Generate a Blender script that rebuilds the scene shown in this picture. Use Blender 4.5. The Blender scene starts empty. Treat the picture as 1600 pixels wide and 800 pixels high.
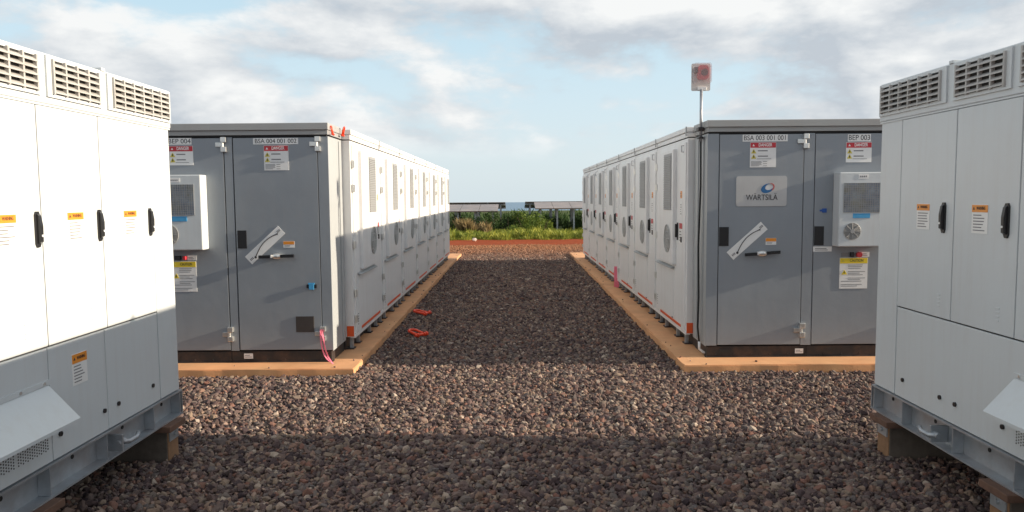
import bpy, bmesh, math, random
import numpy as np
from mathutils import Vector, Matrix

sc = bpy.context.scene
col = sc.collection
R = math.radians
random.seed(7)
rng = np.random.default_rng(11)

# ------------------------------------------------------------------ camera
CAM_H, PITCH, YAW, ROLL = 2.272, R(4.4624), R(0.1674), R(-0.4719)
cd = bpy.data.cameras.new('camera')
cd.sensor_width = 36.0
cd.lens = 1171.66 / 1600 * 36.0
cd.clip_start, cd.clip_end = 0.1, 60000
cam = bpy.data.objects.new('camera', cd)
col.objects.link(cam)
r0 = Vector((math.cos(YAW), math.sin(YAW), 0)); f0 = Vector((-math.sin(YAW), math.cos(YAW), 0)); zz = Vector((0, 0, 1))
fw = f0 * math.cos(PITCH) - zz * math.sin(PITCH)
up = f0 * math.sin(PITCH) + zz * math.cos(PITCH)
rt = r0 * math.cos(ROLL) + up * math.sin(ROLL)
up = -r0 * math.sin(ROLL) + up * math.cos(ROLL)
cam.matrix_world = Matrix(((rt.x, up.x, -fw.x, 0), (rt.y, up.y, -fw.y, 0), (rt.z, up.z, -fw.z, CAM_H), (0, 0, 0, 1)))
sc.camera = cam

# ------------------------------------------------------------------ sun, sky, exposure
SUN_EL, SUN_SKEW = R(16.8), R(2.6)           # low sun from the right, a touch from the viewer's side
sun_dir = Vector((math.cos(SUN_EL) * math.cos(SUN_SKEW), -math.cos(SUN_EL) * math.sin(SUN_SKEW), math.sin(SUN_EL)))
sd = bpy.data.lights.new('sun', 'SUN')
sd.energy, sd.angle, sd.color = 5.0, R(0.53), (1.0, 0.85, 0.66)
sun = bpy.data.objects.new('sun', sd)
sun.rotation_euler = sun_dir.to_track_quat('Z', 'Y').to_euler()
sun.location = sun_dir * 60
col.objects.link(sun)

world = bpy.data.worlds.new('World'); sc.world = world
world.use_nodes = True
wt = world.node_tree; wt.nodes.clear()
def wn(t, **k):
    n = wt.nodes.new(t)
    for a, b in k.items(): setattr(n, a, b)
    return n
def wmath(op, a, b=None, clamp=False):
    n = wn('ShaderNodeMath', operation=op, use_clamp=clamp)
    for i, v in enumerate((a, b)):
        if v is None: continue
        if isinstance(v, (int, float)): n.inputs[i].default_value = v
        else: wt.links.new(v, n.inputs[i])
    return n.outputs[0]
sky = wn('ShaderNodeTexSky', sky_type='NISHITA', sun_disc=False)
sky.sun_elevation = SUN_EL
sky.sun_rotation = math.atan2(sun_dir.x, sun_dir.y)
sky.altitude, sky.air_density, sky.dust_density, sky.ozone_density = 120, 1.0, 1.6, 1.4
tc = wn('ShaderNodeTexCoord')
sep = wn('ShaderNodeSeparateXYZ'); wt.links.new(tc.outputs['Generated'], sep.inputs[0])
dx, dy, dz = sep.outputs
def ramp(v, a, b, lo=0.0, hi=1.0):
    m = wn('ShaderNodeMapRange', interpolation_type='SMOOTHSTEP')
    wt.links.new(v, m.inputs['Value'])
    m.inputs['From Min'].default_value, m.inputs['From Max'].default_value = a, b
    m.inputs['To Min'].default_value, m.inputs['To Max'].default_value = lo, hi
    return m.outputs[0]
def mixcol(f, a, b):
    m = wn('ShaderNodeMix', data_type='RGBA')
    for v, k in ((f, 'Factor'), (a, 'A'), (b, 'B')):
        if isinstance(v, tuple): m.inputs[k].default_value = (*v, 1)
        elif isinstance(v, float): m.inputs[k].default_value = v
        else: wt.links.new(v, m.inputs[k])
    return m.outputs['Result']
def cloud_noise(off, scale=4.9, detail=10, rough=0.56):
    mp = wn('ShaderNodeMapping'); mp.inputs['Location'].default_value = off; mp.inputs['Scale'].default_value = (1, 1, 2.4)
    wt.links.new(tc.outputs['Generated'], mp.inputs[0])
    n = wn('ShaderNodeTexNoise'); n.inputs['Scale'].default_value = scale; n.inputs['Detail'].default_value = detail
    n.inputs['Roughness'].default_value = rough; n.inputs['Distortion'].default_value = 0.12
    wt.links.new(mp.outputs[0], n.inputs['Vector'])
    return n.outputs['Fac']
CO = (2.3, 17.5, 5.2)
d1 = cloud_noise(CO)
d2 = cloud_noise((CO[0] + 0.035, CO[1], CO[2] + 0.075))      # the same field a little towards the light
d3 = cloud_noise((CO[0] + 4, CO[1] + 2, CO[2]), 2.0, 5)
mask = wmath('MULTIPLY', ramp(d1, 0.365, 0.53), ramp(dz, 0.040, 0.095))
mask = wmath('MULTIPLY', mask, 0.93)
lit = wmath('ADD', wmath('MULTIPLY', wmath('SUBTRACT', d1, d2), 3.6), 0.5)
lit = wmath('SUBTRACT', lit, wmath('MULTIPLY', wmath('SUBTRACT', d3, 0.47), 1.4), clamp=True)
cloud = mixcol(lit, (4.7, 5.1, 5.6), (8.3, 8.3, 8.2))
# thin milky air over the whole sky, whiter towards the horizon
air = mixcol(ramp(dz, 0.0, 0.30), (7.0, 8.0, 8.5), (5.8, 8.0, 9.2))
veil = mixcol(ramp(dz, 0.10, 0.80, 0.8, 0.12), sky.outputs[0], air)
mixc = mixcol(mask, veil, cloud)
bg = wn('ShaderNodeBackground'); bg.inputs['Strength'].default_value = 0.070
wo = wn('ShaderNodeOutputWorld')
wt.links.new(mixc, bg.inputs[0]); wt.links.new(bg.outputs[0], wo.inputs[0])

vs = sc.view_settings
vs.view_transform, vs.look, vs.exposure, vs.gamma = 'Standard', 'None', 0.72, 1.0
vs.use_curve_mapping = False

# ------------------------------------------------------------------ materials
MATS = {}
def mat(name, color, rough=0.5, metal=0.0, var=0.06, vscale=3.0, bump=0.0, bscale=60.0, dust=None, coat=0.0, alpha=None, spec=0.5, streak=None):
    """Principled paint / metal / stone with procedural tone variation, optional fine relief and a dusty tint in patches."""
    if name in MATS: return MATS[name]
    m = bpy.data.materials.new(name); m.use_nodes = True
    nt = m.node_tree; b = nt.nodes['Principled BSDF']
    b.inputs['Roughness'].default_value = rough; b.inputs['Metallic'].default_value = metal
    b.inputs['Specular IOR Level'].default_value = spec
    t = nt.nodes.new('ShaderNodeTexCoord')
    c = Vector(color)
    if var > 0:
        n = nt.nodes.new('ShaderNodeTexNoise'); n.inputs['Scale'].default_value = vscale; n.inputs['Detail'].default_value = 6
        n.inputs['Roughness'].default_value = 0.65
        nt.links.new(t.outputs['Object'], n.inputs['Vector'])
        r = nt.nodes.new('ShaderNodeMapRange'); r.inputs[1].default_value, r.inputs[2].default_value = 0.3, 0.7
        nt.links.new(n.outputs['Fac'], r.inputs[0])
        mx = nt.nodes.new('ShaderNodeMix'); mx.data_type = 'RGBA'
        mx.inputs['A'].default_value = (*(c * (1 - var)), 1); mx.inputs['B'].default_value = (*(c * (1 + var)), 1)
        nt.links.new(r.outputs[0], mx.inputs['Factor'])
        out = mx.outputs['Result']
        if dust:
            dcol, amount, dscale = dust
            n2 = nt.nodes.new('ShaderNodeTexNoise'); n2.inputs['Scale'].default_value = dscale; n2.inputs['Detail'].default_value = 8
            n2.inputs['Roughness'].default_value = 0.7
            nt.links.new(t.outputs['Object'], n2.inputs['Vector'])
            r2 = nt.nodes.new('ShaderNodeMapRange'); r2.inputs[1].default_value, r2.inputs[2].default_value = 0.45, 0.8; r2.inputs[4].default_value = amount
            nt.links.new(n2.outputs['Fac'], r2.inputs[0])
            m2 = nt.nodes.new('ShaderNodeMix'); m2.data_type = 'RGBA'; m2.inputs['B'].default_value = (*dcol, 1)
            nt.links.new(out, m2.inputs['A']); nt.links.new(r2.outputs[0], m2.inputs['Factor'])
            out = m2.outputs['Result']
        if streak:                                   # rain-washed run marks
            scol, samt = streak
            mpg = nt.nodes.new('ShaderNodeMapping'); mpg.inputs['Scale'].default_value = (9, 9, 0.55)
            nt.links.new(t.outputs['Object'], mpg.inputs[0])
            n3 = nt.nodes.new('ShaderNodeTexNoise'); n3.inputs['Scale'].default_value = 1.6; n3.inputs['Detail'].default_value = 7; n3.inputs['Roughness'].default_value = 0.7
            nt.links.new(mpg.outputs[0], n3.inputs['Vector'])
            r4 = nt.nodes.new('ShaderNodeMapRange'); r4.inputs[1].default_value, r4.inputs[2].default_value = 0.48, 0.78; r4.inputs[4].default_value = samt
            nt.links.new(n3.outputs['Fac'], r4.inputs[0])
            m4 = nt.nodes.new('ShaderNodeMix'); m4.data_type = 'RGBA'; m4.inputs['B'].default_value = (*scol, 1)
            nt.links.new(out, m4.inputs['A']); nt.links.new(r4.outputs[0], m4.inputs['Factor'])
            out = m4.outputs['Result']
        nt.links.new(out, b.inputs['Base Color'])
        # slight gloss variation
        r3 = nt.nodes.new('ShaderNodeMapRange'); r3.inputs[3].default_value, r3.inputs[4].default_value = max(rough - .07, 0.02), min(rough + .07, 1)
        nt.links.new(n.outputs['Fac'], r3.inputs[0]); nt.links.new(r3.outputs[0], b.inputs['Roughness'])
    else:
        b.inputs['Base Color'].default_value = (*c, 1)
    if bump > 0:
        n = nt.nodes.new('ShaderNodeTexNoise'); n.inputs['Scale'].default_value = bscale; n.inputs['Detail'].default_value = 4
        nt.links.new(t.outputs['Object'], n.inputs['Vector'])
        bp = nt.nodes.new('ShaderNodeBump'); bp.inputs['Strength'].default_value = bump; bp.inputs['Distance'].default_value = 0.01 if bscale > 10 else 0.05
        nt.links.new(n.outputs['Fac'], bp.inputs['Height']); nt.links.new(bp.outputs[0], b.inputs['Normal'])
    if coat: b.inputs['Coat Weight'].default_value = coat
    if alpha is not None: b.inputs['Alpha'].default_value = alpha
    MATS[name] = m
    return m

DUST = (0.36, 0.17, 0.09)
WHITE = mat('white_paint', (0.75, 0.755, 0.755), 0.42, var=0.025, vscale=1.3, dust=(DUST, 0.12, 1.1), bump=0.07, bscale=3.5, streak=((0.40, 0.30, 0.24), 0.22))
INVW = mat('light_grey_paint', (0.585, 0.625, 0.645), 0.36, var=0.025, vscale=1.1, dust=(DUST, 0.07, 0.9), bump=0.07, bscale=3, streak=((0.42, 0.36, 0.31), 0.16))
GREY = mat('slate_grey_paint', (0.252, 0.28, 0.312), 0.36, var=0.06, vscale=1.2, dust=((0.30, 0.26, 0.23), 0.10, 1.6), bump=0.08, bscale=3, streak=((0.36, 0.33, 0.30), 0.12))
ROOFG = mat('roof_grey_paint', (0.34, 0.35, 0.35), 0.45, var=0.06, vscale=1.5, dust=(DUST, 0.12, 2.5))
CABSIDE = mat('pale_grey_side_paint', (0.37, 0.39, 0.40), 0.42, var=0.03, vscale=1.2)
SKID = mat('black_steel', (0.02, 0.02, 0.022), 0.5, var=0.2, vscale=6, dust=(DUST, 0.25, 4))
SEAL = mat('black_rubber', (0.012, 0.012, 0.013), 0.7, var=0.1)
BLACK = mat('black_plastic', (0.015, 0.015, 0.017), 0.35, var=0.1)
STEEL = mat('zinc_steel', (0.72, 0.72, 0.70), 0.32, metal=0.85, var=0.06, vscale=12)
GALV = mat('galvanised_steel', (0.40, 0.43, 0.46), 0.45, metal=0.6, var=0.14, vscale=9, dust=(DUST, 0.3, 3.5), bump=0.05, bscale=40)
VENT = mat('vent_mesh_grey', (0.34, 0.345, 0.35), 0.55, metal=0.3, var=0.05, vscale=8)
LOUV = mat('weathered_louvre', (0.46, 0.455, 0.44), 0.5, var=0.10, vscale=9, dust=((0.25, 0.21, 0.18), 0.4, 6))
DARK = mat('dark_recess', (0.03, 0.03, 0.03), 0.8, var=0.15)
LABEL = mat('label_white', (0.78, 0.78, 0.77), 0.35, var=0.03, vscale=9)
INK = mat('ink_black', (0.03, 0.03, 0.035), 0.5, var=0)
INKG = mat('ink_grey', (0.20, 0.20, 0.21), 0.5, var=0)
RED = mat('label_red', (0.50, 0.03, 0.045), 0.4, var=0.05)
YELLOW = mat('label_yellow', (0.78, 0.60, 0.03), 0.4, var=0.05)
OLIVE = mat('triangle_yellow', (0.62, 0.52, 0.08), 0.4, var=0.05)
ORANGE = mat('label_orange', (0.75, 0.27, 0.03), 0.4, var=0.05)
ORRED = mat('orange_red_paint', (0.75, 0.10, 0.02), 0.45, var=0.12, vscale=8, dust=(DUST, 0.3, 6))
SHACK = mat('orange_shackle_paint', (0.80, 0.065, 0.02), 0.4, var=0.1, vscale=20)
BLUE = mat('blue_tape', (0.06, 0.33, 0.62), 0.5, var=0.1, vscale=20)
PINK = mat('pink_tape', (0.90, 0.22, 0.32), 0.45, var=0.08, vscale=20)
PLATE = mat('brushed_plate', (0.52, 0.52, 0.52), 0.38, metal=0.35, var=0.05, vscale=4)
LOGOB = mat('logo_blue', (0.02, 0.12, 0.30), 0.4, var=0)
LOGOL = mat('logo_light', (0.62, 0.64, 0.66), 0.4, var=0)
LOGOR = mat('logo_red', (0.45, 0.10, 0.10), 0.4, var=0)
CONC = mat('dusty_concrete', (0.64, 0.325, 0.155), 0.85, var=0.16, vscale=2.2, dust=((0.64, 0.42, 0.22), 0.5, 1.3), bump=0.25, bscale=45)
WOOD = mat('weathered_timber', (0.115, 0.092, 0.075), 0.8, var=0.35, vscale=5, bump=0.3, bscale=25)
WOODC = mat('cut_timber_end', (0.27, 0.15, 0.08), 0.75, var=0.25, vscale=8, bump=0.3, bscale=40)
RUST = mat('rusty_plate', (0.14, 0.075, 0.05), 0.75, var=0.3, vscale=9)
PV = mat('solar_glass', (0.20, 0.16, 0.145), 0.34, var=0.2, vscale=1.5, dust=((0.46, 0.34, 0.28), 0.7, 0.8))
PVB = mat('solar_backsheet', (0.06, 0.06, 0.065), 0.6, var=0.1)
BARK = mat('brown_bark', (0.10, 0.07, 0.045), 0.9, var=0.3, vscale=12)
STROBE = mat('strobe_red', (0.55, 0.05, 0.06), 0.25, var=0.05)

def glass(name, color, alpha_mix):
    m = bpy.data.materials.new(name); m.use_nodes = True
    nt = m.node_tree; nt.nodes.clear()
    o = nt.nodes.new('ShaderNodeOutputMaterial'); mx = nt.nodes.new('ShaderNodeMixShader')
    tr = nt.nodes.new('ShaderNodeBsdfTransparent'); tr.inputs[0].default_value = (*color, 1)
    gl = nt.nodes.new('ShaderNodeBsdfPrincipled'); gl.inputs['Base Color'].default_value = (0.75, 0.7, 0.7, 1); gl.inputs['Roughness'].default_value = 0.12
    mx.inputs[0].default_value = alpha_mix
    nt.links.new(tr.outputs[0], mx.inputs[1]); nt.links.new(gl.outputs[0], mx.inputs[2]); nt.links.new(mx.outputs[0], o.inputs[0])
    return m
CLEAR = glass('clear_polycarbonate', (0.97, 0.95, 0.95), 0.14)

def leafmat(name, a, b, scale=1.5):
    m = bpy.data.materials.new(name); m.use_nodes = True
    nt = m.node_tree; p = nt.nodes['Principled BSDF']; p.inputs['Roughness'].default_value = 0.6
    p.inputs['Specular IOR Level'].default_value = 0.25
    g = nt.nodes.new('ShaderNodeNewGeometry')
    n = nt.nodes.new('ShaderNodeTexNoise'); n.inputs['Scale'].default_value = scale; n.inputs['Detail'].default_value = 5
    nt.links.new(g.outputs['Position'], n.inputs['Vector'])
    ad = nt.nodes.new('ShaderNodeMath'); ad.operation = 'MULTIPLY_ADD'; ad.inputs[1].default_value = 0.35
    nt.links.new(g.outputs['Random Per Island'], ad.inputs[0]); nt.links.new(n.outputs['Fac'], ad.inputs[2])
    r = nt.nodes.new('ShaderNodeMapRange'); r.inputs[1].default_value, r.inputs[2].default_value = 0.45, 0.9
    nt.links.new(ad.outputs[0], r.inputs[0])
    mx = nt.nodes.new('ShaderNodeMix'); mx.data_type = 'RGBA'; mx.inputs['A'].default_value = (*a, 1); mx.inputs['B'].default_value = (*b, 1)
    nt.links.new(r.outputs[0], mx.inputs['Factor']); nt.links.new(mx.outputs['Result'], p.inputs['Base Color'])
    tl = nt.nodes.new('ShaderNodeBsdfTranslucent'); nt.links.new(mx.outputs['Result'], tl.inputs[0])
    ms = nt.nodes.new('ShaderNodeMixShader'); ms.inputs[0].default_value = 0.3
    o = nt.nodes['Material Output']
    nt.links.new(p.outputs[0], ms.inputs[1]); nt.links.new(tl.outputs[0], ms.inputs[2]); nt.links.new(ms.outputs[0], o.inputs[0])
    return m
LEAFD = leafmat('leaf_dark', (0.022, 0.05, 0.016), (0.06, 0.105, 0.025))
LEAFL = leafmat('leaf_sunlit', (0.07, 0.13, 0.02), (0.17, 0.22, 0.035))  # brighter leaf copy with sunlight put into the colour, for the middle bushes
GRASSM = leafmat('grass_blades', (0.13, 0.18, 0.03), (0.42, 0.42, 0.07), 0.8)
DRYM = leafmat('dry_grass', (0.20, 0.15, 0.07), (0.34, 0.25, 0.12), 2.0)

# ------------------------------------------------------------------ mesh helpers
class MB:
    def __init__(s): s.bm = bmesh.new()
    def box(s, x0, x1, y0, y1, z0, z1, bev=0.0, seg=2):
        vs_ = [s.bm.verts.new((x, y, z)) for x in (x0, x1) for y in (y0, y1) for z in (z0, z1)]
        F = [(0, 1, 3, 2), (4, 6, 7, 5), (0, 4, 5, 1), (2, 3, 7, 6), (0, 2, 6, 4), (1, 5, 7, 3)]
        fs = [s.bm.faces.new([vs_[i] for i in f]) for f in F]
        if bev > 0:
            es = list({e for f in fs for e in f.edges})
            bmesh.ops.bevel(s.bm, geom=es, offset=bev, segments=seg, affect='EDGES', profile=0.5)
        return s
    def prism(s, pts, axis, a, b):
        """pts: 2-D outline, extruded between a and b along 'x', 'y' or 'z'"""
        def P(u, v, w): return {'x': (w, u, v), 'y': (u, w, v), 'z': (u, v, w)}[axis]
        A = [s.bm.verts.new(P(u, v, a)) for u, v in pts]; B = [s.bm.verts.new(P(u, v, b)) for u, v in pts]
        s.bm.faces.new(A); s.bm.faces.new(B[::-1])
        n = len(pts)
        for i in range(n): s.bm.faces.new((A[i], B[i], B[(i + 1) % n], A[(i + 1) % n]))
        return s
    def tube(s, path, rad, n=8, cap=True):
        path = [Vector(p) for p in path]; rings = []
        rads = rad if isinstance(rad, (list, tuple)) else [rad] * len(path)
        for i, p in enumerate(path):
            d = (path[min(i + 1, len(path) - 1)] - path[max(i - 1, 0)]).normalized()
            a = d.orthogonal().normalized() if i == 0 else (pa - d * pa.dot(d)).normalized()
            pa = a; b = d.cross(a)
            rings.append([s.bm.verts.new(p + (a * math.cos(2 * math.pi * k / n) + b * math.sin(2 * math.pi * k / n)) * rads[i]) for k in range(n)])
        for r_, q in zip(rings, rings[1:]):
            for k in range(n): s.bm.faces.new((r_[k], r_[(k + 1) % n], q[(k + 1) % n], q[k]))
        if cap: s.bm.faces.new(rings[0][::-1]); s.bm.faces.new(rings[-1])
        return s
    def disc_y(s, cx, cz, r, y0, y1, n=24):
        return s.prism([(cx + r * math.cos(2 * math.pi * k / n), cz + r * math.sin(2 * math.pi * k / n)) for k in range(n)], 'y', y0, y1)
    def quad(s, a, b, c, d):
        s.bm.faces.new([s.bm.verts.new(p) for p in (a, b, c, d)]); return s
    def build(s, name, material, parent=None, smooth=False):
        bmesh.ops.recalc_face_normals(s.bm, faces=s.bm.faces)
        me = bpy.data.meshes.new(name); s.bm.to_mesh(me); s.bm.free()
        me.materials.append(material)
        if smooth:
            me.polygons.foreach_set('use_smooth', [True] * len(me.polygons))
        return link(name, me, parent)
def link(name, data, parent=None):
    o = bpy.data.objects.new(name, data); col.objects.link(o)
    if parent: o.parent = parent
    return o
def tag(o, label=None, cat=None, group=None, kind=None):
    for k, v in (('label', label), ('category', cat), ('group', group), ('kind', kind)):
        if v: o[k] = v
    return o
def empty(name, loc, rz=0.0):
    o = bpy.data.objects.new(name, None); col.objects.link(o)
    o.location = loc; o.rotation_euler = (0, 0, rz); o.empty_display_size = 0.2
    return o
def copy_tree(o, parent=None):
    c = o.copy(); col.objects.link(c)
    if parent: c.parent = parent
    for ch in list(o.children): copy_tree(ch, c)
    return c
def B(name, m, parent, *a, **k): return MB().box(*a, **k).build(name, m, parent)
def text(body, parent, x, y, z, size, m, width=None, align='CENTER', bold=0.0, rot=0.0, name='lettering'):
    cu = bpy.data.curves.new(name, 'FONT'); cu.body = body; cu.size = size; cu.align_x = align; cu.align_y = 'CENTER'
    cu.extrude = 0.0006; cu.offset = bold; cu.materials.append(m)
    o = link(name, cu, parent); o.location = (x, y, z); o.rotation_euler = (R(90), rot, 0)
    if width:
        bpy.context.view_layer.update()
        w = o.dimensions.x
        if w > 0: o.scale.x = width / w
    bpy.context.view_layer.update()
    me = bpy.data.meshes.new_from_object(o.evaluated_get(bpy.context.evaluated_depsgraph_get()))
    q = link(name, me, parent); q.location, q.rotation_euler, q.scale = o.location, o.rotation_euler, o.scale
    bpy.data.objects.remove(o)
    return q
def tri_prism(mb, cx, cz, w, h, y0, y1): return mb.prism([(cx - w / 2, cz - h / 2), (cx + w / 2, cz - h / 2), (cx, cz + h / 2)], 'y', y0, y1)

# ------------------------------------------------------------------ layout numbers (metres)
XL, XR = -2.2915, 2.4585          # aisle faces of the two rows
YwL, YwR, W = 10.573, 10.625, 2.272
PAD = 0.115
XgL, YgL, XgR, YgR = -2.405, 9.81, 2.545, 9.91
ROWD = 2.62                       # how deep the modules are
PAD_L = (-5.9, -2.06, 9.41, 29.15); PAD_R = (2.166, 6.0, 9.465, 29.2)

# ------------------------------------------------------------------ terrain, sea
def terrain_z(x, y):
    r = math.hypot(x, y - 20)
    if r < 45: return -0.02
    return max(-0.02 - 0.0002 * (r - 45) ** 2 if r < 85 else -0.34 - 0.0175 * (r - 85), -170.0)
rads = [0, 6, 12, 18, 24, 30, 36, 40, 45, 50, 55, 60, 66, 72, 80, 90, 110, 140, 180, 240, 330, 450, 650, 900, 1300, 1900, 2800, 4200, 6300, 9000, 12000]
NA = 96
verts, faces = [(0, 20, -0.02)], []
for r_ in rads[1:]:
    for k in range(NA):
        a = 2 * math.pi * k / NA
        x, y = r_ * math.cos(a), 20 + r_ * math.sin(a)
        verts.append((x, y, terrain_z(x, y)))
for k in range(NA): faces.append((0, 1 + k, 1 + (k + 1) % NA))
for i in range(len(rads) - 2):
    a0, b0 = 1 + i * NA, 1 + (i + 1) * NA
    for k in range(NA): faces.append((a0 + k, b0 + k, b0 + (k + 1) % NA, a0 + (k + 1) % NA))
gm = bpy.data.materials.new('red_soil_and_scrub'); gm.use_nodes = True
nt = gm.node_tree; pb = nt.nodes['Principled BSDF']; pb.inputs['Roughness'].default_value = 0.95; pb.inputs['Specular IOR Level'].default_value = 0.1
g = nt.nodes.new('ShaderNodeNewGeometry'); s_ = nt.nodes.new('ShaderNodeSeparateXYZ'); nt.links.new(g.outputs['Position'], s_.inputs[0])
n1 = nt.nodes.new('ShaderNodeTexNoise'); n1.inputs['Scale'].default_value = 0.9; n1.inputs['Detail'].default_value = 12; n1.inputs['Roughness'].default_value = 0.75; nt.links.new(g.outputs['Position'], n1.inputs['Vector'])
mx1 = nt.nodes.new('ShaderNodeMix'); mx1.data_type = 'RGBA'; mx1.inputs['A'].default_value = (0.15, 0.028, 0.010, 1); mx1.inputs['B'].default_value = (0.40, 0.090, 0.032, 1)
nt.links.new(n1.outputs['Fac'], mx1.inputs['Factor'])
n2 = nt.nodes.new('ShaderNodeTexNoise'); n2.inputs['Scale'].default_value = 0.09; n2.inputs['Detail'].default_value = 8; nt.links.new(g.outputs['Position'], n2.inputs['Vector'])
mx2 = nt.nodes.new('ShaderNodeMix'); mx2.data_type = 'RGBA'; mx2.inputs['A'].default_value = (0.035, 0.06, 0.02, 1); mx2.inputs['B'].default_value = (0.13, 0.14, 0.06, 1)
nt.links.new(n2.outputs['Fac'], mx2.inputs['Factor'])
mr = nt.nodes.new('ShaderNodeMapRange'); mr.inputs[1].default_value, mr.inputs[2].default_value = 41.0, 42.5
nt.links.new(s_.outputs['Y'], mr.inputs[0])
mx3 = nt.nodes.new('ShaderNodeMix'); mx3.data_type = 'RGBA'
nt.links.new(mr.outputs[0], mx3.inputs['Factor']); nt.links.new(mx1.outputs['Result'], mx3.inputs['A']); nt.links.new(mx2.outputs['Result'], mx3.inputs['B'])
nt.links.new(mx3.outputs['Result'], pb.inputs['Base Color'])
bp = nt.nodes.new('ShaderNodeBump'); bp.inputs['Distance'].default_value = 0.05; bp.inputs['Strength'].default_value = 0.6
n4 = nt.nodes.new('ShaderNodeTexNoise'); n4.inputs['Scale'].default_value = 5; n4.inputs['Detail'].default_value = 8; nt.links.new(g.outputs['Position'], n4.inputs['Vector'])
nt.links.new(n4.outputs['Fac'], bp.inputs['Height']); nt.links.new(bp.outputs[0], pb.inputs['Normal'])
me = bpy.data.meshes.new('ground'); me.from_pydata(verts, [], faces); me.materials.append(gm)
me.polygons.foreach_set('use_smooth', [True] * len(me.polygons))
tag(link('ground', me), 'red dirt ground running off into green scrub', 'ground', kind='structure')

sm = bpy.data.materials.new('sea_water'); sm.use_nodes = True
nt = sm.node_tree; pb = nt.nodes['Principled BSDF']; pb.inputs['Base Color'].default_value = (0.08, 0.17, 0.27, 1); pb.inputs['Roughness'].default_value = 0.35
pb.inputs['IOR'].default_value = 1.33
n = nt.nodes.new('ShaderNodeTexNoise'); n.inputs['Scale'].default_value = 0.02; n.inputs['Detail'].default_value = 6
g = nt.nodes.new('ShaderNodeNewGeometry'); nt.links.new(g.outputs['Position'], n.inputs['Vector'])
bp = nt.nodes.new('ShaderNodeBump'); bp.inputs['Strength'].default_value = 0.4; bp.inputs['Distance'].default_value = 4
nt.links.new(n.outputs['Fac'], bp.inputs['Height']); nt.links.new(bp.outputs[0], pb.inputs['Normal'])
sr = [3000, 5000, 7500, 10000, 13000, 16000, 19500]
verts = [(r_ * math.cos(2 * math.pi * k / 128), r_ * math.sin(2 * math.pi * k / 128), -122.0) for r_ in sr for k in range(128)]
faces = [(i * 128 + k, (i + 1) * 128 + k, (i + 1) * 128 + (k + 1) % 128, i * 128 + (k + 1) % 128) for i in range(len(sr) - 1) for k in range(128)]
me = bpy.data.meshes.new('sea'); me.from_pydata(verts, [], faces); me.materials.append(sm)
tag(link('sea', me), 'blue sea on the horizon', 'sea', kind='structure')

# gravel bed: base sheet and loose stones
def gravel_material(name, stones):
    m = bpy.data.materials.new(name); m.use_nodes = True
    nt = m.node_tree; p = nt.nodes['Principled BSDF']; p.inputs['Roughness'].default_value = 0.85; p.inputs['Specular IOR Level'].default_value = 0.25
    g = nt.nodes.new('ShaderNodeNewGeometry')
    rp = nt.nodes.new('ShaderNodeValToRGB')
    cols = [(0.0, (0.048, 0.034, 0.038)), (0.22, (0.108, 0.072, 0.069)), (0.42, (0.163, 0.111, 0.095)), (0.58, (0.132, 0.111, 0.106)), (0.76, (0.255, 0.188, 0.140)),
            (0.88, (0.20, 0.097, 0.074)), (1.0, (0.40, 0.33, 0.27))]
    el = rp.color_ramp.elements
    el[0].position, el[0].color = cols[0][0], (*cols[0][1], 1); el[1].position, el[1].color = cols[-1][0], (*cols[-1][1], 1)
    for pos, c in cols[1:-1]:
        e = el.new(pos); e.color = (*c, 1)
    if stones:
        oi = nt.nodes.new('ShaderNodeObjectInfo'); nt.links.new(oi.outputs['Random'], rp.inputs[0])
    else:
        v = nt.nodes.new('ShaderNodeTexVoronoi'); v.inputs['Scale'].default_value = 20
        nt.links.new(g.outputs['Position'], v.inputs['Vector'])
        s1 = nt.nodes.new('ShaderNodeSeparateXYZ'); nt.links.new(v.outputs['Color'], s1.inputs[0]); nt.links.new(s1.outputs[0], rp.inputs[0])
        bp = nt.nodes.new('ShaderNodeBump'); bp.inputs['Distance'].default_value = 0.05; bp.invert = True
        nt.links.new(v.outputs['Distance'], bp.inputs['Height']); nt.links.new(bp.outputs[0], p.inputs['Normal'])
    tn = nt.nodes.new('ShaderNodeTexNoise'); tn.inputs['Scale'].default_value = 30; tn.inputs['Detail'].default_value = 5; nt.links.new(g.outputs['Position'], tn.inputs['Vector'])
    mp = nt.nodes.new('ShaderNodeMapRange'); mp.inputs[3].default_value, mp.inputs[4].default_value = 0.66, 1.16; nt.links.new(tn.outputs['Fac'], mp.inputs[0])
    ml = nt.nodes.new('ShaderNodeMix'); ml.data_type = 'RGBA'; ml.blend_type = 'MULTIPLY'; ml.inputs['Factor'].default_value = 1
    nt.links.new(rp.outputs[0], ml.inputs['A']); nt.links.new(mp.outputs[0], ml.inputs['B'])
    # red dirt trodden into the far end of the bed
    s2 = nt.nodes.new('ShaderNodeSeparateXYZ'); nt.links.new(g.outputs['Position'], s2.inputs[0])
    n2 = nt.nodes.new('ShaderNodeTexNoise'); n2.inputs['Scale'].default_value = 0.6; n2.inputs['Detail'].default_value = 5; nt.links.new(g.outputs['Position'], n2.inputs['Vector'])
    ad = nt.nodes.new('ShaderNodeMath'); ad.operation = 'MULTIPLY_ADD'; ad.inputs[1].default_value = 5.0; nt.links.new(n2.outputs['Fac'], ad.inputs[0]); nt.links.new(s2.outputs['Y'], ad.inputs[2])
    mr = nt.nodes.new('ShaderNodeMapRange'); mr.inputs[1].default_value, mr.inputs[2].default_value, mr.inputs[4].default_value = 29.0, 36.0, 0.8
    nt.links.new(ad.outputs[0], mr.inputs[0])
    m3 = nt.nodes.new('ShaderNodeMix'); m3.data_type = 'RGBA'; m3.inputs['B'].default_value = (0.34, 0.15, 0.07, 1)
    nt.links.new(mr.outputs[0], m3.inputs['Factor']); nt.links.new(ml.outputs['Result'], m3.inputs['A'])
    nt.links.new(m3.outputs['Result'], p.inputs['Base Color'])
    return m
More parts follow.
